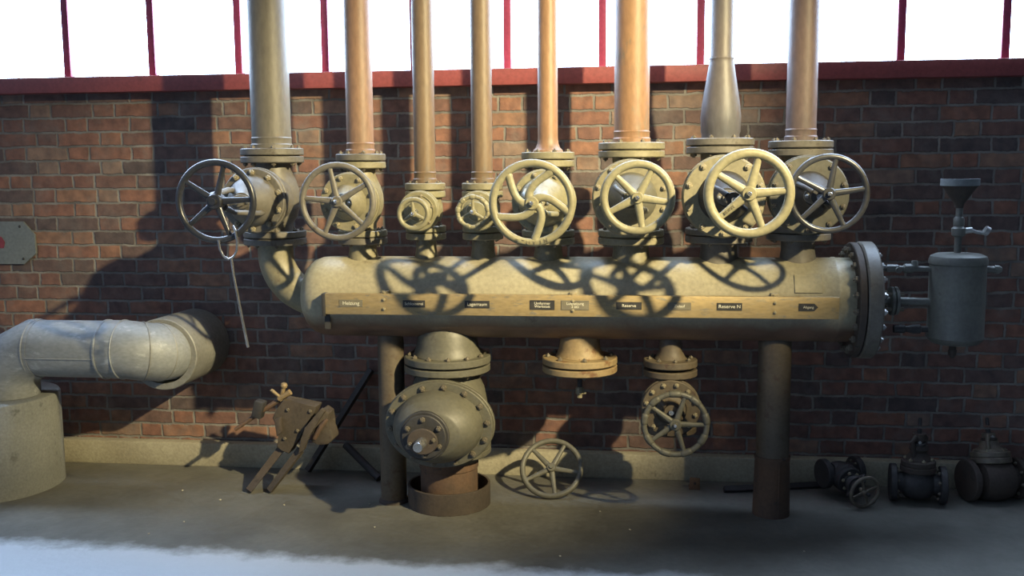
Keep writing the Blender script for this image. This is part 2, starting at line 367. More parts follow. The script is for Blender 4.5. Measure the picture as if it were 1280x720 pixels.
def handwheel(parent, Mx, RR, rim, n, phase, mat, hub_r=0.028, spoke=0.013, curved=False, flat=1.0, hub_mat=None, hub_len=0.05, lumpy=False, dish=0.0):
    """rim with hub and spokes as sub-parts; local z of Mx is the wheel axis toward the user"""
    bm = B()
    torus(bm, RR-rim, rim, Mx, 64, 14, flat)
    if lumpy:
        for k in range(9):
            a = 2*PI*k/9+0.2
            ap = [((RR-rim)*math.cos(a+R(j)), (RR-rim)*math.sin(a+R(j)), 0) for j in (-11, -9, -4, 0, 4, 9, 11)]
            tube(bm, ap, [rim*0.9, rim*1.2, rim*1.28, rim*1.28, rim*1.28, rim*1.2, rim*0.9], 12, Mx)
    w = build('handwheel', bm, mat, parent, 60)
    bm = B(); lathe(bm, [(0, -hub_len*0.6-dish), (hub_r*0.85, -hub_len*0.6-dish), (hub_r, -hub_len*0.5-dish), (hub_r, hub_len*0.3-dish), (hub_r*0.85, hub_len*0.4-dish), (hub_r*0.45, hub_len*0.4-dish), (hub_r*0.42, hub_len*0.6-dish), (0, hub_len*0.6-dish)], Mx, 28)
    build('hub', bm, hub_mat or mat, w, 30)
    for k in range(n):
        a = phase + 2*PI*k/n
        bm = B()
        r0, r1 = hub_r*0.8, RR-rim*1.2
        if curved:
            pts = []
            for i in range(13):
                f = i/12; rr = r0+(r1-r0)*f
                an = a + R(62)*(1-f)**1.15 - R(10)*math.sin(PI*f)
                pts.append((rr*math.cos(an), rr*math.sin(an), -dish*(1-f)))
            tube(bm, pts, [spoke*(1.0 if 0.15 < i/12 < 0.85 else 1.15) for i in range(13)], 12, Mx, 0.75)
        else:
            pts = []
            for i in range(7):
                f = i/6; rr = r0+(r1-r0)*f
                pts.append((rr*math.cos(a), rr*math.sin(a), -dish*(1-f)))
            tube(bm, pts, [spoke*(1.18-0.42*i/6 if i < 6 else 1.0) for i in range(7)], 12, Mx, 0.7)
        build('spoke', bm, mat, w, 60)
    return w

# ------------------------------------------------------------------ the hall
bm = B(); box(bm, -1.0, 0.2, 1.06, 12.0, 0.4, 2.13)
struct(build('wall_back', bm, 'brick', None, smooth=False))
bm = B(); box(bm, -1.0, -3.4, -0.1, 12.0, 7.6, 0.2)
struct(build('floor', bm, 'floor', None, smooth=False))
bm = B(); box(bm, -1.0, -0.037, 0.067, 12.0, 0.078, 0.14, bev=0.012)
struct(build('baseboard_back', bm, 'plinth'))
bm = B(); box(bm, -1.0, 0.06, 2.166, 12.0, 0.30, 0.086, bev=0.004)
struct(build('trim_1', bm, 'red_beam'))
# ribbon window over the brick parapet
WB, WT = 2.212, 5.0
bm = B(); box(bm, -1.0, 0.0, WT+0.05, 12.0, 0.10, 0.10, bev=0.004)
win = struct(build('window_1', bm, 'red_frame'))
mx0 = [-3.165, -2.665, -2.165, -1.675, -1.185, -0.680, -0.178, 0.328, 0.826, 1.326, 1.828]
mulls = [mx0[0]-0.5*k for k in (3, 2, 1)] + mx0 + [mx0[-1]+0.5*k for k in (1, 2, 3)]
for i, x in enumerate(mulls):
    bm = B(); box(bm, x, -0.012, (WB+WT)/2, 0.040, 0.045, WT-WB, bev=0.003)
    build('mullion', bm, 'red_frame', win)
    if i < len(mulls)-1:
        x1 = mulls[i+1]
        bm = B(); box(bm, (x+x1)/2, 0.012, (WB+WT)/2, x1-x-0.041, 0.008, WT-WB-0.004)
        build('pane', bm, 'pane', win, smooth=False)
bm = B(); box(bm, -1.0, 0.2, 5.4, 12.0, 0.4, 0.6)
struct(build('wall_upper', bm, 'brick', None, smooth=False))

# ------------------------------------------------------------------ steam header
HX, HY, HZ, HR = -1.0, -0.55, 1.058, 0.200
hd = thing('steam_header', 'long horizontal tan steam drum carrying the row of valves, bolted flange at right end', 'steam header', (-0.35, HY, 0.86))
hl = Matrix.Translation(-Vector(hd.location))          # world to header frame
def HB(name, bm, mat, parent=hd, **k):
    bm.transform(hl); return build(name, bm, mat, parent, **k)
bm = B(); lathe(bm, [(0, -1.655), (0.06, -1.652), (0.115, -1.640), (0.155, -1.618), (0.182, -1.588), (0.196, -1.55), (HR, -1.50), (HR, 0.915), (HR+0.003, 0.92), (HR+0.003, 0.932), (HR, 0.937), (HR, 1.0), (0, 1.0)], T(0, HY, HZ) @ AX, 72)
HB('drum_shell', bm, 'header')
# thin patch plate welded on the front of the drum
bm = B()
pa = []
for i in range(7):
    a = R(42-26*i/6)
    pa.append(a)
V0 = [[bm.verts.new((x, HY-(HR+rr)*math.cos(a), HZ+(HR+rr)*math.sin(a))) for a in pa] for x, rr in ((0.725, 0.0), (0.725, 0.006), (0.848, 0.006), (0.848, 0.0))]
for A_, B_ in zip(V0, V0[1:]):
    for k in range(6): bm.faces.new((A_[k], A_[k+1], B_[k+1], B_[k]))
for e in (0, 6): bm.faces.new((V0[0][e], V0[1][e], V0[2][e], V0[3][e]))
HB('patch_plate', bm, 'tan')
# end flange pair
bm = B(); disc(bm, 0.272, 1.000, 1.032, T(0, HY, HZ) @ AX, 72, 0.004)
ef = HB('end_flange', bm, 'rust_dark')
bolts(ef, 20, 0.238, 1.000, hl @ T(0, HY, HZ) @ AX, 0.017, 'bolt', 0.1, up=-1)
bm = B(); disc(bm, 0.245, 1.032, 1.037, T(0, HY, HZ) @ AX, 64, 0.001)
HB('gasket', bm, 'gasket')
bm = B(); disc(bm, 0.276, 1.037, 1.105, T(0, HY, HZ) @ AX, 72, 0.008)
bf = HB('end_cover', bm, 'grey_tan')
bolts(bf, 20, 0.238, 1.105, hl @ T(0, HY, HZ) @ AX, 0.015, 'bolt_bright', 0.1)

# risers: X, pipe radius, flange radius, z of flange joint, zbot (lower joint), material, pipe label
PIPES = [
 (-1.800, 0.096, 0.155, 1.758, 1.352, 'tan_pipe', 'thickest leftmost riser pipe, grey-tan, standing on the valve with the dark steel wheel'),
 (-1.347, 0.066, 0.122, 1.727, 1.356, 'red_pipe', 'second riser pipe from the left, rusty above a pale collar'),
 (-1.026, 0.052, 0.099, 1.583, 1.378, 'ochre_pipe', 'slim riser pipe reaching lowest on the left of the two small valves'),
 (-0.742, 0.051, 0.100, 1.582, 1.378, 'ochre_pipe', 'slim riser pipe on the small valve just left of the curved-spoke wheel'),
 (-0.421, 0.048, 0.128, 1.727, 1.357, 'rust_pipe', 'slim orange riser pipe with flared foot above the curved-spoke wheel'),
 (-0.021, 0.083, 0.158, 1.768, 1.358, 'rust_pipe', 'thick bright orange rusty riser pipe above the pale yellow five-spoke wheel'),
 (0.394, 0.053, 0.158, 1.783, 1.366, 'rust_pipe_grey', 'riser pipe widening downward in a cone above the largest tan wheel'),
 (0.763, 0.069, 0.148, 1.768, 1.378, 'brown_pipe', 'rightmost brown riser pipe above the dark polished wheel'),
]
FT = 0.034
PTOP = 5.0
for i, (X, r, rf, zj, zb, mt, lab) in enumerate(PIPES):
    t = thing('riser_pipe', lab, 'pipe', (X, HY, zj), None, 'riser pipes along the brick wall')
    z0 = FT+0.003
    bm = B()
    if i == 6:
        prof = [(0.088, z0-0.01), (0.088, z0+0.02), (0.092, z0+0.03), (0.094, z0+0.10), (0.088, z0+0.16), (0.058, z0+0.345), (0.0555, z0+0.36), (0.0575, z0+0.368), (0.053, z0+0.38), (0.053, PTOP-zj), (0, PTOP-zj)]
    elif i == 4:
        prof = [(0.076, z0-0.01), (0.072, z0+0.008), (0.058, z0+0.022), (0.051, z0+0.042), (r, z0+0.07), (r, PTOP-zj), (0, PTOP-zj)]
    else:
        prof = [(r+0.007, z0-0.01), (r+0.007, z0+0.018), (r+0.002, z0+0.024), (r+0.002, z0+0.045), (r+0.004, z0+0.050), (r, z0+0.056), (r, PTOP-zj), (0, PTOP-zj)]
    lathe(bm, prof, AZ, 40)
    build('pipe_tube', bm, mt, t, 30)
    bm = B(); disc(bm, rf, 0.003, FT+0.003, AZ, 56)
    f = build('pipe_flange', bm, 'grey_tan' if i in (0, 1, 6, 7) else 'tan', t)
    bolts(f, 8, rf-0.024, FT+0.003, AZ, 0.0105 if i not in (2, 3) else 0.008, 'bolt', PI/8)
    bm = B(); disc(bm, rf-0.02, -0.002, 0.003, AZ, 40, 0.001)
    build('gasket', bm, 'gasket', t)

# ------------------------------------------------------------------ stop valves
def bonnet_axis(zc): return T(0, 0, zc) @ AY
def valve(label, X, zj, zb, rf, zc, wheel, body_r, bf_r, bf_y, mats, nb=8, loc=None, rot=None, name='stop_valve', group='stop valves along the steam header', gland=True, y_base=HY, yoke=True, dome=0.75, bsize=0.012, low_nuts=True, bolt_m='bolt_tan', dome_m=None, stem_m='bright_steel'):
    """upright globe valve, bonnet and wheel toward the viewer; local z=0 is the lower flange joint"""
    body_m, bonnet_m, wheel_m = mats
    H = zj-zb
    t = thing(name, label, 'valve', loc or (X, y_base, zb), rot, group)
    c = zc-zb
    nr = rf*0.58
    bm = B()
    lathe(bm, [(0, FT), (nr, FT), (nr*0.98, FT+0.03), (body_r*0.95, c-body_r*0.75), (body_r*1.08, c-body_r*0.3), (body_r*1.1, c), (body_r*1.08, c+body_r*0.3), (body_r*0.95, c+body_r*0.75), (nr*0.98, H-FT-0.03), (nr, H-FT), (0, H-FT)], AZ, 44)
    lathe(bm, [(0, -body_r*0.9), (body_r*0.6, -body_r*0.85), (body_r*0.98, -body_r*0.3), (bf_r*0.80, bf_y*0.45), (bf_r*0.78, bf_y-0.03), (0, bf_y-0.03)], bonnet_axis(c), 44)
    build('valve_body', bm, body_m, t, 40)
    bm = B(); disc(bm, rf, 0.003, FT, AZ, 56)
    f = build('lower_flange', bm, body_m, t)
    if low_nuts: bolts(f, 8, rf-0.024, FT, AZ, bsize*0.85, 'bolt', PI/8)
    bm = B(); disc(bm, rf, H-FT, H-0.002, AZ, 56)
    f = build('upper_flange', bm, body_m, t)
    bolts(f, 8, rf-0.024, H-FT, AZ, bsize*0.9, 'bolt', PI/8, up=-1)
    A = bonnet_axis(c)
    bm = B(); disc(bm, bf_r, bf_y-0.034, bf_y-0.004, A, 56); disc(bm, bf_r*0.97, bf_y-0.004, bf_y+0.024, A, 56)
    f = build('bonnet_flange', bm, bonnet_m, t)
    if nb: bolts(f, nb, bf_r-0.024, bf_y+0.024, A, bsize, bolt_m, 0.3)
    d, RR, rim, n, ph, kind, dx, dz = wheel
    y0 = bf_y+0.022
    db = (d-0.06-y0)
    bl = min(0.12, db*0.5)
    br = bf_r*dome
    bm = B()
    lathe(bm, [(0, y0), (br, y0), (br*0.97, y0+0.012), (br*0.88, y0+bl*0.35), (br*0.62, y0+bl*0.72), (0.048, y0+bl), (0.043, y0+bl+0.02), (0, y0+bl+0.02)], A, 40)
    build('bonnet', bm, dome_m or bonnet_m, t, 40)
    yb = y0+bl+0.02
    yk = d-0.055
    if gland:
        bm = B(); disc(bm, 0.047, yb, yb+0.014, A @ S(1, 0.72, 1), 28, 0.003); lathe(bm, [(0, yb+0.012), (0.023, yb+0.012), (0.021, yb+0.04), (0, yb+0.04)], A, 20)
        g = build('gland', bm, body_m, t)
        bolts(g, 2, 0.034, yb+0.014, A, 0.009, 'bolt_bright')
    if yoke:
        bm = B()
        for s in (-1, 1):
            tube(bm, [(s*br*0.66, 0, y0+bl*0.45), (s*br*0.72, 0, y0+bl*0.9), (s*0.062, 0, yk-0.02), (s*0.030, 0, yk)], [0.017, 0.015, 0.013, 0.016], 12, A @ Matrix.Rotation(R(-38), 4, 'Z'), 0.8)
        lathe(bm, [(0, yk-0.02), (0.032, yk-0.02), (0.032, yk+0.015), (0, yk+0.015)], A, 24)
        build('yoke', bm, dome_m or bonnet_m, t, 50)
    st_m = stem_m
    bm = B(); lathe(bm, [(0, yb), (0.0115, yb), (0.0115, d-0.02), (0, d-0.02)], A, 16)
    lathe(bm, [(0.0, d), (0.009, d), (0.009, d+0.034), (0.006, d+0.038), (0, d+0.038)], T(dx, 0, dz) @ A, 14)
    build('stem', bm, st_m, t)
    if RR:
        kw = dict(kind); handwheel(t, T(dx, 0, dz) @ A @ T(0, 0, d), RR, rim, n, R(ph), wheel_m, **kw)
    return t

V = PIPES
vs = []
vs.append(valve('leftmost large valve with a bare dark steel five-spoke handwheel', V[0][0], V[0][3], V[0][4], 0.155, 1.545,
      (0.70, 0.182, 0.0145, 5, 3, dict(hub_r=0.034, spoke=0.0135, hub_len=0.07), 0.0, 0.012), 0.120, 0.158, 0.255, ('grey_tan', 'grey_tan', 'dark_steel'), 10, dome=0.78, bsize=0.014))
vs.append(valve('valve second from left with a dull grey-tan five-spoke wheel, right of the dark steel one', V[1][0], V[1][3], V[1][4], 0.122, 1.535,
      (0.45, 0.178, 0.0145, 5, 30, dict(hub_r=0.026, spoke=0.0135), 0.012, 0.011), 0.098, 0.142, 0.215, ('tan', 'tan', 'grey_tan'), 8, dome=0.62, yoke=False))
vs.append(valve('small stubby valve with a tiny three-spoke wheel, left of the other small valve', V[2][0], V[2][3], V[2][4], 0.099, 1.489,
      (0.275, 0.079, 0.0115, 3, 95, dict(hub_r=0.014, spoke=0.0085, hub_len=0.03), 0.0, -0.008), 0.078, 0.098, 0.15, ('tan_light', 'tan_light', 'tan_light'), 6, gland=False, yoke=False, dome=0.8, bsize=0.009))
vs.append(valve('small stubby valve with a tiny lumpy-rimmed wheel, beside the curved-spoke wheel', V[3][0], V[3][3], V[3][4], 0.100, 1.489,
      (0.29, 0.080, 0.010, 3, 89, dict(hub_r=0.014, spoke=0.0075, hub_len=0.03, lumpy=True), -0.002, 0.001), 0.078, 0.096, 0.15, ('tan_light', 'tan_light', 'tan_light'), 6, gland=False, yoke=False, dome=0.8, bsize=0.009))
vs.append(valve('valve whose large tan handwheel has five S-curved spokes', V[4][0], V[4][3], V[4][4], 0.128, 1.535,
      (0.69, 0.182, 0.0170, 5, -14, dict(hub_r=0.029, spoke=0.0165, curved=True), -0.007, 0.010), 0.102, 0.15, 0.235, ('tan', 'tan_light', 'tan_light'), 8, dome=0.78))
vs.append(valve('valve with a pale yellow-tan five-spoke wheel, under the thick orange riser pipe', V[5][0], V[5][3], V[5][4], 0.158, 1.550,
      (0.54, 0.160, 0.0175, 5, -9, dict(hub_r=0.026, spoke=0.0160), 0.029, 0.011), 0.122, 0.178, 0.25, ('tan', 'tan', 'tan_light'), 10, dome=0.66, dome_m='olive'))
vs.append(valve('valve with the largest thick-rimmed tan wheel, partly in front of the dark polished one', V[6][0], V[6][3], V[6][4], 0.158, 1.555,
      (0.75, 0.180, 0.0200, 5, 4, dict(hub_r=0.030, spoke=0.0170), 0.055, 0.027), 0.125, 0.188, 0.25, ('grey_tan', 'tan', 'tan_light'), 10, dome=0.62, bsize=0.014, dome_m='iron'))
vs.append(valve('rightmost valve above the drum with a dark polished five-spoke wheel', V[7][0], V[7][3], V[7][4], 0.148, 1.560,
      (0.55, 0.166, 0.0125, 5, 8, dict(hub_r=0.027, spoke=0.0125), 0.032, 0.014), 0.118, 0.178, 0.25, ('grey_tan', 'olive', 'dark_steel'), 10, dome=0.60, dome_m='iron', bolt_m='bolt'))
# raised casting marks on two of the wheels
w5 = [c for c in vs[4].children if c.name.startswith('handwheel')][0]
cx, cy, cz = -0.007, -0.69-0.0165, 0.010+1.535-V[4][4]
for k, (ch, a) in enumerate(zip('=ZUVIN', (-112, -103, -95, -86, -77, -69))):
    Mx = T(cx, cy, cz) @ AY @ Matrix.Rotation(R(a+90), 4, 'Z') @ T(0, -(0.182-0.0170), 0.0)
    text('cast_mark', ch, 0.022, Mx, 'tan', w5, 0.003)

w7 = [c for c in vs[6].children if c.name.startswith('handwheel')][0]
text('cast_mark', 'BOPPE', 0.019, T(0.055, -0.75-0.0118, 0.027+1.555-V[6][4]) @ AY @ Matrix.Rotation(R(220-180), 4, 'Z') @ T(-0.098, 0, 0), 'tan', w7, 0.003)
# nozzles between the drum and the upper valves
def nozzle(X, r, zt, mat='header', flare=0.0):
    bm = B()
    zb_ = HZ+math.sqrt(max(HR**2-(r+flare)**2, 0))-0.05
    lathe(bm, [(r+flare+0.02, zb_-0.02), (r+flare+0.006, zb_+0.062), (r, zb_+0.10), (r, zt-0.034), (0, zt-0.034)], T(X, HY, 0), 40)
    HB('nozzle', bm, mat)
for i, (X, r, rf, zj, zb, mt, lab) in enumerate(PIPES):
    bm = B(); disc(bm, rf, zb-FT, zb-0.001, T(X, HY, 0), 56)
    f = HB('nozzle_flange', bm, 'grey_tan' if i in (0, 1, 6, 7) else 'tan')
    bolts(f, 8, rf-0.024, zb-FT, hl @ T(X, HY, 0), 0.010 if i not in (2, 3) else 0.008, 'bolt', PI/8, up=-1)
    if i > 0: nozzle(X, {1: 0.068, 2: 0.050, 3: 0.055, 4: 0.066, 5: 0.086, 6: 0.086, 7: 0.078}[i], zb, 'tan' if i < 6 else 'grey_tan')
# elbow under the first valve into the drum's left end
bm = B()
pts = [(V[0][0], HY, V[0][4]-FT), (V[0][0], HY, 1.275)] + arc_pts((-1.565, HY, 1.275), 0.235, PI, PI+R(75), 12, (1, 0, 0), (0, 0, 1))[1:] + [(-1.545, HY, 1.02)]
tube(bm, pts, 0.088, 32)
HB('elbow', bm, 'tan')

# outlets under the drum
def outlet(X, r0, r1, zt, rf, zf0, zf1, nb, mat):
    bm = B(); zz = HZ-math.sqrt(HR**2-r0**2*0.6)
    lathe(bm, [(r0*0.62, zz+0.07), (r0*0.80, zz+0.035), (r0*0.91, zz+0.0), (r0*0.98, zz-0.03), (r0*1.02, (zz+zf1)/2-0.012), (r1, zf1+0.012), (r1+0.006, zf1+0.004), (r1+0.006, zf1-0.002), (0, zf1-0.002)], T(X, HY, 0), 40)
    HB('outlet_nozzle', bm, mat)
    bm = B(); disc(bm, rf, zf0, zf1, T(X, HY, 0), 60)
    f = HB('outlet_flange', bm, mat)
    bolts(f, nb, rf-0.028, zf1, hl @ T(X, HY, 0), 0.0125 if rf > 0.15 else 0.0105, 'bolt', 0.2)
    bm = B(); disc(bm, rf-0.025, zf0-0.008, zf0, T(X, HY, 0), 44, 0.001)
    HB('gasket', bm, 'gasket')
outlet(-0.928, 0.150, 0.166, 0.84, 0.215, 0.730, 0.766, 12, 'olive')
outlet(-0.268, 0.100, 0.112, 0.84, 0.184, 0.735, 0.768, 8, 'tan_rust')
outlet(0.173, 0.056, 0.072, 0.84, 0.130, 0.728, 0.762, 8, 'brown_paint')

# name strip standing on brackets in front of the drum
SY = -0.792
st = thing('name_strip', 'long tarnished metal strip with small black name plates along the front of the drum', 'label strip', (-0.28, SY, 1.0))
sl = Matrix.Translation(-Vector(st.location))
def SB(name, bm, mat, parent=st, **k):
    bm.transform(sl); return build(name, bm, mat, parent, **k)
tilt = 0.0
bm = B(); box(bm, -0.28, SY, 1.0505, 2.385, 0.007, 0.099, bev=0.0015); box(bm, -0.28, SY+0.016, 1.0985, 2.385, 0.034, 0.004)
SB('strip_plate', bm, 'brass')
bm = B(); box(bm, -1.482, SY+0.03, 1.045, 0.018, 0.066, 0.11, bev=0.002); box(bm, -1.482, SY+0.058, 0.97, 0.026, 0.012, 0.10); SB('end_bracket', bm, 'iron')
for X in (-1.184, -0.286, 0.631):
    bm = B(); box(bm, X, -0.764, 1.05, 0.03, 0.048, 0.012); box(bm, X, -0.764, 1.078, 0.010, 0.03, 0.06); box(bm, X, -0.755, 1.106, 0.034, 0.03, 0.014, bev=0.003)
    br = SB('standoff', bm, 'bolt_tan')
    for z in (1.074, 1.030):
        o = bpy.data.objects.new('bolt', bolt_mesh('bolt_tan')); COL.objects.link(o); o.parent = br
        o.matrix_basis = sl @ T(X, SY-0.0035, z) @ AY @ S(0.0078, 0.0078, 0.0078)
PL = [(-1.402, -1.288, 'grey', 'Heizung', 0.024, 1), (-1.092, -0.985, 'black', 'Schlosserei', 0.019, 1), (-0.795, -0.677, 'black', 'Lagerraum', 0.021, 1),
      (-0.486, -0.371, 'black', 'Umformer\nWerkstatt', 0.0175, 1), (-0.340, -0.211, 'grey', 'Luftheizung\n2 atü', 0.0175, 1), (-0.085, 0.031, 'black', 'Reserve', 0.019, 1),
      (0.150, 0.255, 'grey', 'Zulauf', 0.018, 1), (0.372, 0.484, 'black', 'Reserve N', 0.022, 1), (0.735, 0.820, 'hex', 'Abgang', 0.015, 1)]
for x0, x1, kind, body, sz, k in PL:
    zc = 1.055; h = 0.034 if '\n' not in body else 0.044
    if kind == 'hex':
        poly = [(x0, zc-h/2), (x1-0.017, zc-h/2), (x1, zc), (x1-0.017, zc+h/2), (x0, zc+h/2)]
    else:
        poly = [(x0, zc-h/2), (x1, zc-h/2), (x1, zc+h/2), (x0, zc+h/2)]
    bm = B(); prism(bm, poly, SY-0.0065, SY-0.0035)
    p = SB('name_plate', bm, 'grey_plate' if kind == 'grey' else 'black_plate', smooth=False)
    text('lettering', body, sz, sl @ T((x0+x1)/2, SY-0.0068, zc) @ AY, 'letter', p, 0.0004, 1.05 if len(body) < 12 else 1.0)

# ------------------------------------------------------------------ support posts
def saddle(bm):
    for v in bm.verts:
        if v.co.z > 0.86: v.co.z = HZ-math.sqrt(HR**2-v.co.y**2)-0.0015
t = thing('support_post', 'round steel post under the right end of the drum, rusty sleeved foot', 'post', (0.668, HY, 0), None, 'posts under the drum')
bm = B(); lathe(bm, [(0, 0.28), (0.078, 0.28), (0.078, 0.85), (0.076, 0.872), (0, 0.872)], AZ, 40); saddle(bm); build('post_tube', bm, 'brown_paint', t)
bm = B(); lathe(bm, [(0, 0), (0.089, 0), (0.089, 0.02), (0.083, 0.275), (0.086, 0.28), (0.086, 0.292), (0.079, 0.296), (0, 0.296)], AZ, 40); box(bm, 0.022, -0.084, 0.14, 0.006, 0.008, 0.27); build('foot_sleeve', bm, 'rust', t)
t = thing('support_post', 'plain tan round post beneath the left part of the drum, beside the big valve', 'post', (-1.218, HY, 0), None, 'posts under the drum')
bm = B(); lathe(bm, [(0, 0), (0.066, 0), (0.066, 0.82), (0.064, 0.862), (0, 0.868)], AZ, 36); saddle(bm); build('post_tube', bm, 'brown_paint', t)
bm = B(); lathe(bm, [(0, 0), (0.078, 0), (0.076, 0.012), (0.067, 0.02), (0, 0.02)], AZ, 36); build('foot_ring', bm, 'rust_dark', t)

# ------------------------------------------------------------------ big valve under the drum
AXX, AZc = -0.930, 0.468
t = thing('gate_valve', 'big valve below the drum with bolted oval bonnet and bare bright stem, no handwheel', 'valve', (AXX, HY, 0.23))
def L_(bm, dz=-0.23): bm.transform(T(0, 0, dz)); return bm
bm = B(); disc(bm, 0.215, 0.688, 0.7215, AZ, 60); f = build('upper_flange', L_(bm), 'olive', t)
bolts(f, 12, 0.187, 0.688-0.23, AZ, 0.012, 'bolt', 0.2, up=-1)
bm = B(); lathe(bm, [(0, 0.688), (0.162, 0.688), (0.160, 0.655), (0.185, 0.60), (0.198, 0.53), (0.20, 0.46), (0.198, 0.40), (0.185, 0.345), (0.172, 0.325), (0, 0.325)], AZ, 48)
lathe(bm, [(0, -0.1), (0.15, -0.1), (0.205, 0.06), (0.243, 0.13), (0.242, 0.20), (0, 0.20)], T(0, 0, AZc) @ AY @ S(1, 0.80, 1), 56)
build('valve_body', L_(bm), 'olive', t, 45)
bm = B(); disc(bm, 0.214, 0.300, 0.330, AZ, 56); disc(bm, 0.214, 0.268, 0.297, AZ, 56); lathe(bm, [(0, 0.232), (0.152, 0.232), (0.155, 0.27), (0, 0.27)], AZ, 44); f = build('lower_flange', L_(bm), 'olive', t)
A = T(0, 0, AZc-0.23) @ AY
OV = 0.80
bm = B(); disc(bm, 0.268, 0.195, 0.222, A @ S(1, OV, 1), 72); disc(bm, 0.262, 0.226, 0.250, A @ S(1, OV, 1), 72)
f = build('bonnet_flange', bm, 'olive', t)
bolts(f, 14, 0.238, 0.250, A, 0.0145, 'bolt', 0.1, oval=OV*0.985)
bm = B(); lathe(bm, [(0, 0.25), (0.216, 0.25), (0.215, 0.275), (0.205, 0.325), (0.182, 0.37), (0.14, 0.405), (0.124, 0.418), (0, 0.418)], A @ S(1, OV, 1), 56)
build('bonnet', bm, 'olive', t, 50)
bm = B(); A0 = A; A = A @ T(-0.030, -0.004, 0); disc(bm, 0.116, 0.405, 0.437, A, 48); disc(bm, 0.104, 0.437, 0.452, A, 48)
f = build('stuffing_box', bm, 'iron', t); bolts(f, 6, 0.084, 0.452, A, 0.013, 'bolt', 0.55)
bm = B(); disc(bm, 0.072, 0.470, 0.488, A @ T(0, -0.012, 0) @ S(1, 0.85, 1), 40); lathe(bm, [(0, 0.45), (0.04, 0.45), (0.04, 0.472), (0, 0.472)], A @ T(0, -0.012, 0), 30)
f = build('gland', bm, 'rust_dark', t); bolts(f, 2, 0.056, 0.488, A @ T(0, -0.012, 0), 0.011, 'bolt', 0.2)
bm = B(); lathe(bm, [(0, 0.486), (0.025, 0.486), (0.025, 0.575), (0.021, 0.582), (0, 0.582)], A @ T(0, -0.012, 0), 24)
build('stem', bm, 'bright_steel', t)
# pipe into the floor and its collar
t = thing('floor_pipe', 'short rusty brown pipe from the big valve down into the floor collar', 'pipe', (AXX, HY, 0))
bm = B(); lathe(bm, [(0, 0), (0.145, 0), (0.145, 0.19), (0.150, 0.195), (0.150, 0.231), (0, 0.231)], AZ, 44); build('pipe_tube', bm, 'rust', t)
bm = B(); ring(bm, 0.197, 0.209, 0.0, 0.108, AZ, 56, 0.002); o = build('floor_collar', bm, 'rust_dark'); o.location = (AXX, HY, 0)
tag(o, 'open rusty steel ring around the foot of the pipe below the big valve', 'collar')

# blind flange in the middle
t = thing('blind_flange', 'closed round tan flange with a drip nipple, bolted under the middle of the drum', 'flange', (-0.268, HY, 0.695))
bm = B(); disc(bm, 0.184, 0.0, 0.032, AZ, 60); f = build('cover_disc', bm, 'tan_rust', t)
bolts(f, 8, 0.156, 0.0, AZ, 0.0115, 'bolt', 0.2, up=-1)
bm = B(); tube(bm, [(0, 0, 0.005), (0, 0, -0.10)], 0.0125, 16); build('drain_nipple', bm, 'iron', t)
bm = B(); lathe(bm, [(0, -0.135), (0.013, -0.135), (0.013, -0.12), (0.021, -0.115), (0.021, -0.088), (0.015, -0.08), (0, -0.08)], AZ, 8); box(bm, 0.012, 0, -0.11, 0.04, 0.012, 0.010); build('drain_cock', bm, 'tan', t)

# valve hanging under the right outlet
valve('valve hanging under the drum near the right post, round wheel with notched rim', 0.173, 0.716, 0.40, 0.130, 0.545,
      (0.235, 0.158, 0.0135, 5, 0, dict(hub_r=0.028, spoke=0.0125, lumpy=True), 0.018, -0.048), 0.088, 0.142, 0.11, ('brown_paint', 'brown_paint', 'olive'), 12, gland=False, dome=0.55, bsize=0.0115, yoke=True, name='stop_valve', group=None)

# ------------------------------------------------------------------ drain pot at the right end
t = thing('drain_pot', 'grey cylindrical pot with a funnel on top, piped to the right end of the drum', 'condensate pot', (1.490, HY, 0.85))
pl = Matrix.Translation(-Vector(t.location))
def PB(name, bm, mat, parent=t, **k):
    bm.transform(pl); return build(name, bm, mat, parent, **k)
PX = 1.490
bm = B(); lathe(bm, [(0, 0.850), (0.07, 0.852), (0.105, 0.860), (0.122, 0.878), (0.127, 0.888), (0.125, 0.892), (0.124, 1.228), (0.128, 1.232), (0.129, 1.250), (0.122, 1.268), (0.100, 1.278), (0.05, 1.282), (0, 1.283)], T(PX, HY, 0), 48)
PB('pot_shell', bm, 'pot')
bm = B(); tube(bm, [(PX-0.008, HY, 0.86), (PX-0.008, HY, 0.80)], 0.016, 12); lathe(bm, [(0, 0.785), (0.006, 0.785), (0.020, 0.805), (0.020, 0.825), (0, 0.826)], T(PX-0.008, HY, 0), 8); PB('drain_plug', bm, 'rust_dark')
bm = B(); tube(bm, [(1.106, HY, 1.210), (1.38, HY, 1.206)], 0.013, 14); lathe(bm, [(0, 0), (0.019, 0), (0.019, 0.05), (0.013, 0.055), (0.013, 0.075), (0.022, 0.08), (0.022, 0.12), (0, 0.12)], T(1.17, HY, 1.209) @ AX, 10)
tube(bm, [(1.215, HY, 1.21), (1.215, HY-0.045, 1.205)], 0.008, 8); lathe(bm, [(0, 0), (0.014, 0), (0.014, 0.012), (0, 0.012)], T(1.215, HY-0.04, 1.205) @ AY, 12); lathe(bm, [(0, 0), (0.02, 0), (0.013, 0.03), (0, 0.03)], T(1.295, HY, 1.215), 12)
PB('upper_pipe', bm, 'pot')
bm = B(); tube(bm, [(1.106, HY, 1.058), (1.40, HY, 1.050)], 0.019, 18); p = PB('middle_pipe', bm, 'pot')
bm = B(); disc(bm, 0.067, 1.190, 1.205, T(0, HY, 1.055) @ AX, 36, 0.002); disc(bm, 0.067, 1.209, 1.224, T(0, HY, 1.055) @ AX, 36, 0.002); f = PB('pipe_flange', bm, 'pot', p)
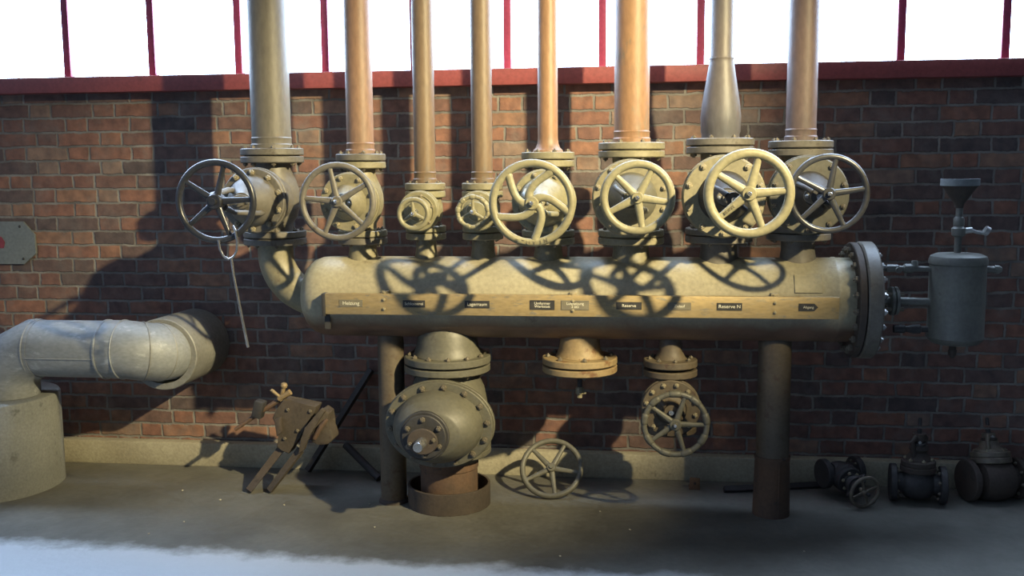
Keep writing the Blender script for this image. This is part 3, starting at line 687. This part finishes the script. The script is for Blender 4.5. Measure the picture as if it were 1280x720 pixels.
for k in range(4):
    a = PI/4+PI/2*k
    bm = B(); lathe(bm, [(0, 1.168), (0.0105, 1.168), (0.0105, 1.245), (0, 1.245)], T(0, HY+0.050*math.cos(a), 1.055+0.050*math.sin(a)) @ AX, 6)
    PB('flange_stud', bm, 'bolt', p)
bm = B(); tube(bm, [(1.225, HY, 0.922), (1.38, HY, 0.922)], 0.015, 14); lathe(bm, [(0, 0), (0.018, 0), (0.02, 0.03), (0.02, 0.05), (0.014, 0.055), (0.022, 0.09), (0.022, 0.12), (0.015, 0.125), (0, 0.125)], T(1.212, HY, 0.922) @ AX, 10); PB('lower_pipe', bm, 'iron')
bm = B(); tube(bm, [(1.60, HY, 1.207), (1.66, HY, 1.205)], 0.016, 14); lathe(bm, [(0, 0), (0.02, 0.0), (0.02, 0.018), (0.011, 0.032), (0, 0.032)], T(1.652, HY, 1.205) @ AX, 8); PB('side_plug', bm, 'pot')
bm = B(); tube(bm, [(PX-0.005, HY, 1.27), (PX-0.005, HY, 1.50)], 0.0155, 16); lathe(bm, [(0, 1.355), (0.017, 1.355), (0.030, 1.365), (0.031, 1.395), (0.022, 1.405), (0.024, 1.41), (0.024, 1.44), (0.017, 1.45), (0, 1.45)], T(PX-0.005, HY, 0), 16); PB('filler_pipe', bm, 'pot')
bm = B(); tube(bm, [(PX, HY, 1.382), (PX+0.055, HY, 1.388)], 0.014, 12); tube(bm, [(PX+0.05, HY, 1.387), (PX+0.075, HY, 1.378), (PX+0.115, HY, 1.372)], 0.008, 10); lathe(bm, [(0, -0.012), (0.022, -0.01), (0.022, 0.01), (0, 0.012)], T(PX+0.118, HY-0.002, 1.384) @ AX @ Matrix.Rotation(0.5, 4, 'X'), 14); PB('cock_handle', bm, 'bolt_bright')
bm = B(); lathe(bm, [(0.013, 1.49), (0.0185, 1.49), (0.022, 1.51), (0.04, 1.535), (0.062, 1.570), (0.080, 1.592), (0.0825, 1.594), (0.0825, 1.622), (0.0805, 1.622), (0.079, 1.596), (0.06, 1.572), (0.02, 1.515), (0.013, 1.49)], T(PX-0.008, HY, 0), 40)
PB('funnel', bm, 'rust_dark')
bm = B(); ring(bm, 0.0825, 0.0845, 1.592, 1.624, T(PX-0.008, HY, 0), 40, 0.0005); PB('funnel_rim', bm, 'sign_grey')

# ------------------------------------------------------------------ air duct, drum and wall collar
DY, DZ, DR = -0.50, 0.757, 0.151
t = thing('air_duct', 'bent galvanised sheet duct from the concrete drum into the wall collar at left', 'duct', (-2.9, DY, 0.5))
dl = Matrix.Translation(-Vector(t.location))
def DB(name, bm, mat, parent=t, **k):
    bm.transform(dl); return build(name, bm, mat, parent, **k)
DX0 = -3.33
def mitre(pts, r, seg=40):
    bm = B(); pts = [Vector(p) for p in pts]; rings = []
    for i, p in enumerate(pts):
        if i == 0: t_ = (pts[1]-p).normalized(); n_ = t_
        elif i == len(pts)-1: t_ = (p-pts[i-1]).normalized(); n_ = t_
        else:
            t_ = (p-pts[i-1]).normalized(); n_ = (t_ + (pts[i+1]-p).normalized()).normalized()
        ref = Vector((0, 1, 0)) if abs(t_.y) < 0.8 else Vector((0, 0, 1))
        if i == 0: a = (ref-t_*ref.dot(t_)).normalized()
        else: a = (prev - t_*prev.dot(t_)).normalized()
        prev = a; b = t_.cross(a)
        rg = []
        for k in range(seg):
            q = p + a*(r*math.cos(2*PI*k/seg)) + b*(r*math.sin(2*PI*k/seg))
            s = (p-q).dot(n_)/t_.dot(n_)
            rg.append(bm.verts.new(q+t_*s))
        rings.append(rg)
    for A_, B_ in zip(rings, rings[1:]):
        for k in range(seg): bm.faces.new((A_[k], A_[(k+1) % seg], B_[(k+1) % seg], B_[k]))
    bm.faces.new(list(reversed(rings[0]))); bm.faces.new(rings[-1])
    return bm
DB('riser_bend', mitre([(DX0, DY, 0.5015), (DX0, DY, 0.60), (DX0+0.055, DY, 0.70), (DX0+0.17, DY, DZ), (DX0+0.20, DY, DZ)], DR+0.003), 'galv')
DB('straight_duct', mitre([(DX0+0.17, DY, DZ), (-2.755, DY, DZ)], DR), 'galv')
bendp = [(-2.765, DY, DZ), (-2.66, DY, DZ), (-2.575, DY+0.02, DZ-0.012), (-2.515, DY+0.075, DZ-0.026), (-2.490, DY+0.16, DZ-0.036), (-2.480, -0.02, DZ-0.04)]
DB('wall_bend', mitre(bendp, DR+0.003), 'galv')
for i, (x, w) in enumerate(((DX0+0.175, 0.012), (-2.757, 0.014), (-2.665, 0.008))):
    bm = B(); ring(bm, DR-0.002, DR+0.008, -w/2, w/2, T(x, DY, DZ) @ AX, 48, 0.003); DB('seam_band', bm, 'galv')
for q0, d0 in ((bendp[2], (0.75, 0.66, -0.1)), (bendp[3], (0.45, 0.89, -0.1))):
    bm = B(); torus(bm, DR+0.003, 0.0045, T(*q0) @ Vector(d0).to_track_quat('Z', 'Y').to_matrix().to_4x4(), 48, 8); DB('seam_band', bm, 'galv_dull')
bm = B(); tube(bm, [(-3.17, DY-DR*0.985, DZ-0.028), (-2.765, DY-DR*0.985, DZ-0.028)], 0.0045, 8); DB('lock_seam', bm, 'galv')
bm = B(); ring(bm, 0.158, 0.194, 0.0, 0.395, T(-2.490, -0.002, 0.712) @ AY @ Matrix(((1, 0, -0.05, 0), (0, 1, 0, 0), (0, 0, 1, 0), (0, 0, 0, 1))), 56, 0.004)
o = build('duct_sleeve', bm, 'galv_dull'); tag(o, 'wide dull sheet metal sleeve on the brick wall around the end of the duct', 'collar')
bm = B(); lathe(bm, [(0, 0), (0.372, 0), (0.372, 0.488), (0.366, 0.498), (0.357, 0.501), (0.30, 0.501), (0, 0.494)], AZ, 72); o = build('concrete_drum', bm, 'concrete')
o.location = (-3.475, DY, 0); tag(o, 'round grey concrete stand at the left edge with the duct rising from it', 'duct base')

# grey plate on the wall
t = thing('wall_sign', 'pale grey plate with clipped corners and red marking on the bricks', 'sign', (-3.75, 0, 1.28))
zc = 0.0
poly = [(-0.31, -0.062), (-0.235, -0.124), (0.235, -0.124), (0.312, -0.062), (0.312, 0.048), (0.245, 0.124), (-0.235, 0.124), (-0.31, 0.062)]
bm = B(); prism(bm, poly, -0.014, -0.001, bev=0.002); build('sign_plate', bm, 'sign_grey', t, smooth=False)
bm = B(); prism(bm, [(-0.06, -0.035), (0.115, -0.030), (0.125, 0.005), (0.105, 0.036), (-0.06, 0.038)], -0.0165, -0.014); build('red_marking', bm, 'sign_red', t, smooth=False)
for x, z in ((-0.225, 0.095), (0.222, 0.095), (-0.225, -0.095), (0.232, -0.092)):
    bm = B(); lathe(bm, [(0, 0), (0.008, 0), (0.006, 0.003), (0, 0.004)], T(x, -0.014, z) @ AY, 14); build('screw', bm, 'iron', t)

# ------------------------------------------------------------------ hooked rod on the first wheel
wz = 1.545+0.012
t = thing('hooked_rod', 'thin steel rod with a bent hook hanging from the dark steel wheel at left', 'rod', (-1.745, -1.25, wz-0.18))
rl = Matrix.Translation(-Vector(t.location))
q = [at(273, 300, -1.268), at(275, 312, -1.266), at(280, 321, -1.262), at(286, 324, -1.26), at(292, 321, -1.258), at(296, 313, -1.262), at(296.5, 302, -1.271), at(294, 288, -1.273), at(291.5, 283, -1.262), at(291, 284, -1.240)]
bm = B(); tube(bm, q, 0.0055, 10); bm.transform(rl); build('hook', bm, 'bright_steel', t)
bm = B(); tube(bm, [at(289, 322, -1.259), at(292, 345, -1.255), at(301, 390, -1.24), at(310, 434, -1.225)], [0.0055, 0.005, 0.0055, 0.0065], 10); bm.transform(rl); build('rod_shaft', bm, 'bright_steel', t)

# ------------------------------------------------------------------ scrap leaning at the left
t = thing('scrap_bracket', 'rusty broken housing with two legs, standing tilted before the plinth at left', 'scrap machine part', (-1.9, -0.40, 0))
sl2 = Matrix.Translation(-Vector(t.location))
def pz(pts, Y): return [(at(x, y, Y).x, at(x, y, Y).z) for x, y in pts]
def GB(name, bm, mat, parent=t, **k):
    bm.transform(sl2); return build(name, bm, mat, parent, **k)
bm = B(); prism(bm, pz([(354, 499), (362, 503), (380, 505), (396, 508), (391, 520), (380, 533), (376, 548), (366, 556), (361, 568), (352, 563), (345, 559), (349, 546), (347, 532), (340, 523), (346, 511)], -0.42), -0.42, -0.32, bev=0.006); GB('housing', bm, 'scrap', sharp=25)
bm = B(); prism(bm, pz([(402, 511), (411, 517), (409, 530), (414, 538), (417, 549), (410, 556), (396, 557), (388, 552), (391, 540)], -0.44), -0.44, -0.33, bev=0.010); GB('bearing_block', bm, 'scrap', sharp=25)
bm = B(); prism(bm, pz([(402, 510), (407, 514), (386, 545), (381, 562), (373, 567), (377, 548), (381, 535)], -0.455), -0.465, -0.435, bev=0.004); GB('clamp_strap', bm, 'scrap', sharp=25)
a = at(352, 560, -0.37); b = floor_at(311, 613, 0.012)
bm = B(); tube(bm, [a, b], [0.040, 0.034], 4, flat=0.6); GB('leg', bm, 'rust_dark', sharp=20)
a = at(376, 562, -0.41); b = floor_at(337, 613, 0.012)
bm = B(); tube(bm, [a, b], [0.038, 0.032], 4, flat=0.6); GB('leg', bm, 'scrap', sharp=20)
bm = B(); tube(bm, [at(357, 495, -0.37), at(330, 512, -0.39), at(294, 537, -0.42)], [0.020, 0.019, 0.014], 8, flat=0.7); GB('lever', bm, 'rust', sharp=25)
bm = B(); box(bm, 0, 0, 0, 0.055, 0.06, 0.095, T(*at(324, 511, -0.40)) @ Matrix.Rotation(0.25, 4, 'Y'), bev=0.008); GB('lever_clamp', bm, 'iron')
bm = B(); prism(bm, pz([(343, 525), (350, 522), (352, 540), (346, 546)], -0.45), -0.455, -0.42, bev=0.004); GB('lug', bm, 'rust_dark')
for x, y in ((360, 512), (388, 514), (356, 548), (372, 538)):
    o = bpy.data.objects.new('bolt', bolt_mesh('bolt')); COL.objects.link(o); o.parent = t; o.matrix_basis = sl2 @ T(*at(x, y, -0.42)) @ AY @ S(0.010, 0.010, 0.010)
bm = B(); tube(bm, [at(393, 548, -0.44), at(402, 532, -0.46), at(409, 524, -0.45)], [0.012, 0.013, 0.010], 8); GB('pivot_arm', bm, 'rust')
bm = B(); tube(bm, [at(351, 501, -0.39), at(355, 482, -0.40)], [0.010, 0.012], 10); lathe(bm, [(0, -0.018), (0.015, -0.012), (0.019, 0), (0.015, 0.012), (0, 0.018)], T(*at(355, 482, -0.40)), 14)
tube(bm, [at(352, 498, -0.40), at(340, 488, -0.41)], [0.008, 0.009], 8); lathe(bm, [(0, -0.010), (0.012, 0), (0, 0.010)], T(*at(340, 488, -0.41)), 10); tube(bm, [at(348, 499, -0.40), at(363, 490, -0.40)], [0.012, 0.017], 8)
GB('hinge_pins', bm, 'tan_rust')
def bar(name, label, cat, a, b, r, mat, seg=12, flat=1.0, group=None):
    a, b = Vector(a), Vector(b); bm = B(); tube(bm, [a-b*0-b, Vector((0, 0, 0))], r, seg, flat=flat)
    o = build(name, bm, mat); o.location = b; return tag(o, label, cat, group)
bar('iron_bar', 'dark iron bar leaning against the bricks just left of the plain tan post', 'bar', at(464, 462, -0.03), floor_at(385, 588, 0.02), 0.030, 'iron', 4, 0.7)
bar('iron_rod', 'short dark rod tilted from the floor to the plinth behind the plain tan post', 'rod', (at(428, 551, -0.16).x, -0.10, 0.156), floor_at(474, 598, 0.016), 0.021, 'iron')

# loose wheel leaning on the plinth
wr = 0.166
t = thing('loose_handwheel', 'loose tan five-spoke handwheel leaning on the plinth under the middle of the drum', 'handwheel', (-0.425, -0.36, 0))
tilt_m = T(0, 0.0, wr*math.cos(R(38))+0.006) @ Matrix.Rotation(R(-38), 4, 'X') @ AY
w = handwheel(t, tilt_m, wr, 0.0145, 5, R(-8), 'olive', hub_r=0.024, spoke=0.013)

# bits and pieces along the plinth
bm = B(); prism(bm, [(-0.028, 0), (0.028, 0), (0.028, 0.062), (-0.024, 0.066)], -0.006, 0.006, bev=0.001); box(bm, 0.0, 0.03, 0.004, 0.056, 0.06, 0.008)
o = build('angle_bracket', bm, 'rust'); pz_ = floor_at(868, 612); o.location = (pz_.x, pz_.y, 0); tag(o, 'small rusty angle bracket standing on the floor left of the right post', 'bracket')
bm = B(); lathe(bm, [(0, 0), (0.007, 0), (0.007, 0.002), (0, 0.002)], T(0.002, -0.006, 0.036) @ AY, 12); build('bolt_hole', bm, 'gasket', o)
bar('iron_flat', 'flat dark iron bar lying on the floor behind the right post', 'bar', tuple(floor_at(905, 612, 0.016)), tuple(floor_at(1030, 606, 0.016)), 0.02, 'iron', 4)
chips = [(548, 628, 0.010), (275, 626, 0.008), (228, 614, 0.007), (462, 631, 0.006), (230, 653, 0.006), (468, 660, 0.006), (787, 663, 0.006), (355, 632, 0.006), (750, 640, 0.005), (186, 668, 0.006), (700, 696, 0.006), (1005, 690, 0.005)]
src = None
for k, (x, y, s) in enumerate(chips):
    if src is None:
        bm = B(); bmesh.ops.create_icosphere(bm, subdivisions=1, radius=1.0)
        for v in bm.verts: v.co = Vector((v.co.x*rnd.uniform(0.7, 1.5), v.co.y*rnd.uniform(0.7, 1.1), v.co.z*rnd.uniform(0.5, 0.75)))
        zm = min(v.co.z for v in bm.verts)
        for v in bm.verts: v.co.z -= zm
        src = build('stone_chip', bm, 'stone', smooth=False); o = src
    else:
        o = src.copy(); COL.objects.link(o)
    o.location = floor_at(x, y); o.scale = (s, s, s); o.rotation_euler = (0, 0, rnd.uniform(0, 6))
    tag(o, 'tiny pale stone chip lying on the floor', 'stone chip', 'stone chips on the floor')

# ------------------------------------------------------------------ old valves on the floor at right
def frame(cx, cy, cz):
    m = Matrix((Vector(cx), Vector(cy), Vector(cz))).transposed(); return m
# wheel toward the viewer, flow axis across
Mr = frame((0, 0, -1), (0, 1, 0), (1, 0, 0))
rot = (Matrix.Rotation(R(22), 3, 'Z') @ Matrix.Rotation(R(8), 3, 'X') @ Mr).to_euler()
p = floor_at(1085, 641)
valve('small old valve on the floor, pale wheel facing out, nearest the right post', 0, 0.22, 0, 0.075, 0.10, (0.235, 0.086, 0.0095, 4, 20, dict(hub_r=0.016, spoke=0.008), 0.0, 0.0), 0.052, 0.07, 0.085, ('iron', 'iron', 'bolt'), 6, loc=(p.x-0.185, p.y+0.235, 0.118), rot=rot, group='old valves on the floor', gland=False, dome=0.6, bsize=0.009, stem_m='iron')
Mu = frame((0, -1, 0), (0, 0, -1), (1, 0, 0))
rot2 = (Matrix.Rotation(R(-8), 3, 'Z') @ Mu).to_euler()
p = floor_at(1112, 630)
valve('old flanged valve upright on the floor, middle one of the three at the right', 0, 0.27, 0, 0.094, 0.135, (0.30, 0.0, 0.0, 5, 0, {}, 0, 0), 0.074, 0.085, 0.10, ('iron', 'rust_dark', 'iron'), 6, loc=(p.x+0.01, p.y+0.07, 0.095), rot=rot2, group='old valves on the floor', dome=0.7, bsize=0.01, stem_m='iron')
rot3 = (Matrix.Rotation(R(14), 3, 'Z') @ Matrix.Rotation(R(-14), 3, 'X') @ Mu).to_euler()
p = floor_at(1207, 631)
valve('bulky old valve on the floor at the right edge, grey lumpy body', 0, 0.30, 0, 0.105, 0.15, (0.27, 0.0, 0.0, 5, 0, {}, 0, 0), 0.10, 0.098, 0.115, ('rust_dark', 'bolt', 'iron'), 6, loc=(p.x+0.01, p.y+0.06, 0.107), rot=rot3, group='old valves on the floor', dome=0.85, bsize=0.01, stem_m='iron')

# ------------------------------------------------------------------ light
w = bpy.data.worlds.new('world'); scene.world = w; w.use_nodes = True
nt = w.node_tree
bg = nt.nodes['Background']
tc = nt.nodes.new('ShaderNodeTexCoord'); sp = nt.nodes.new('ShaderNodeSeparateXYZ'); nt.links.new(tc.outputs['Generated'], sp.inputs[0])
# dim blue daylight of the hall, coming mostly from its left side and from above
va = nt.nodes.new('ShaderNodeVectorMath'); va.operation = 'DOT_PRODUCT'; va.inputs[1].default_value = (-0.66, -0.30, 0.36)
nt.links.new(tc.outputs['Generated'], va.inputs[0])
mrn = nt.nodes.new('ShaderNodeMapRange'); mrn.inputs[1].default_value = -0.8; mrn.inputs[2].default_value = 0.8
nt.links.new(va.outputs['Value'], mrn.inputs[0])
rp = ramp(nt, [(0.0, (0.06, 0.075, 0.12)), (0.5, (0.12, 0.165, 0.27)), (0.72, (0.42, 0.58, 0.90)), (1.0, (2.0, 2.7, 4.0))])
nt.links.new(mrn.outputs[0], rp.inputs[0]); nt.links.new(rp.outputs[0], bg.inputs[0])
bg.inputs[1].default_value = 0.19

ld = bpy.data.lights.new('spotlight', 'SPOT'); lo = bpy.data.objects.new('spotlight', ld); COL.objects.link(lo)
lo.location = (2.85, -4.1, 3.85)
tgt = Vector((-0.98, -0.35, 1.30))
lo.rotation_euler = (tgt-Vector(lo.location)).to_track_quat('-Z', 'Y').to_euler()
ld.energy = 3800; ld.color = (1.0, 0.85, 0.50); ld.spot_size = R(37); ld.spot_blend = 1.0; ld.shadow_soft_size = 0.07

scene.view_settings.view_transform = 'Standard'
scene.view_settings.look = 'None'
scene.view_settings.exposure = 0.0
scene.view_settings.gamma = 1.0
scene.view_settings.use_curve_mapping = False
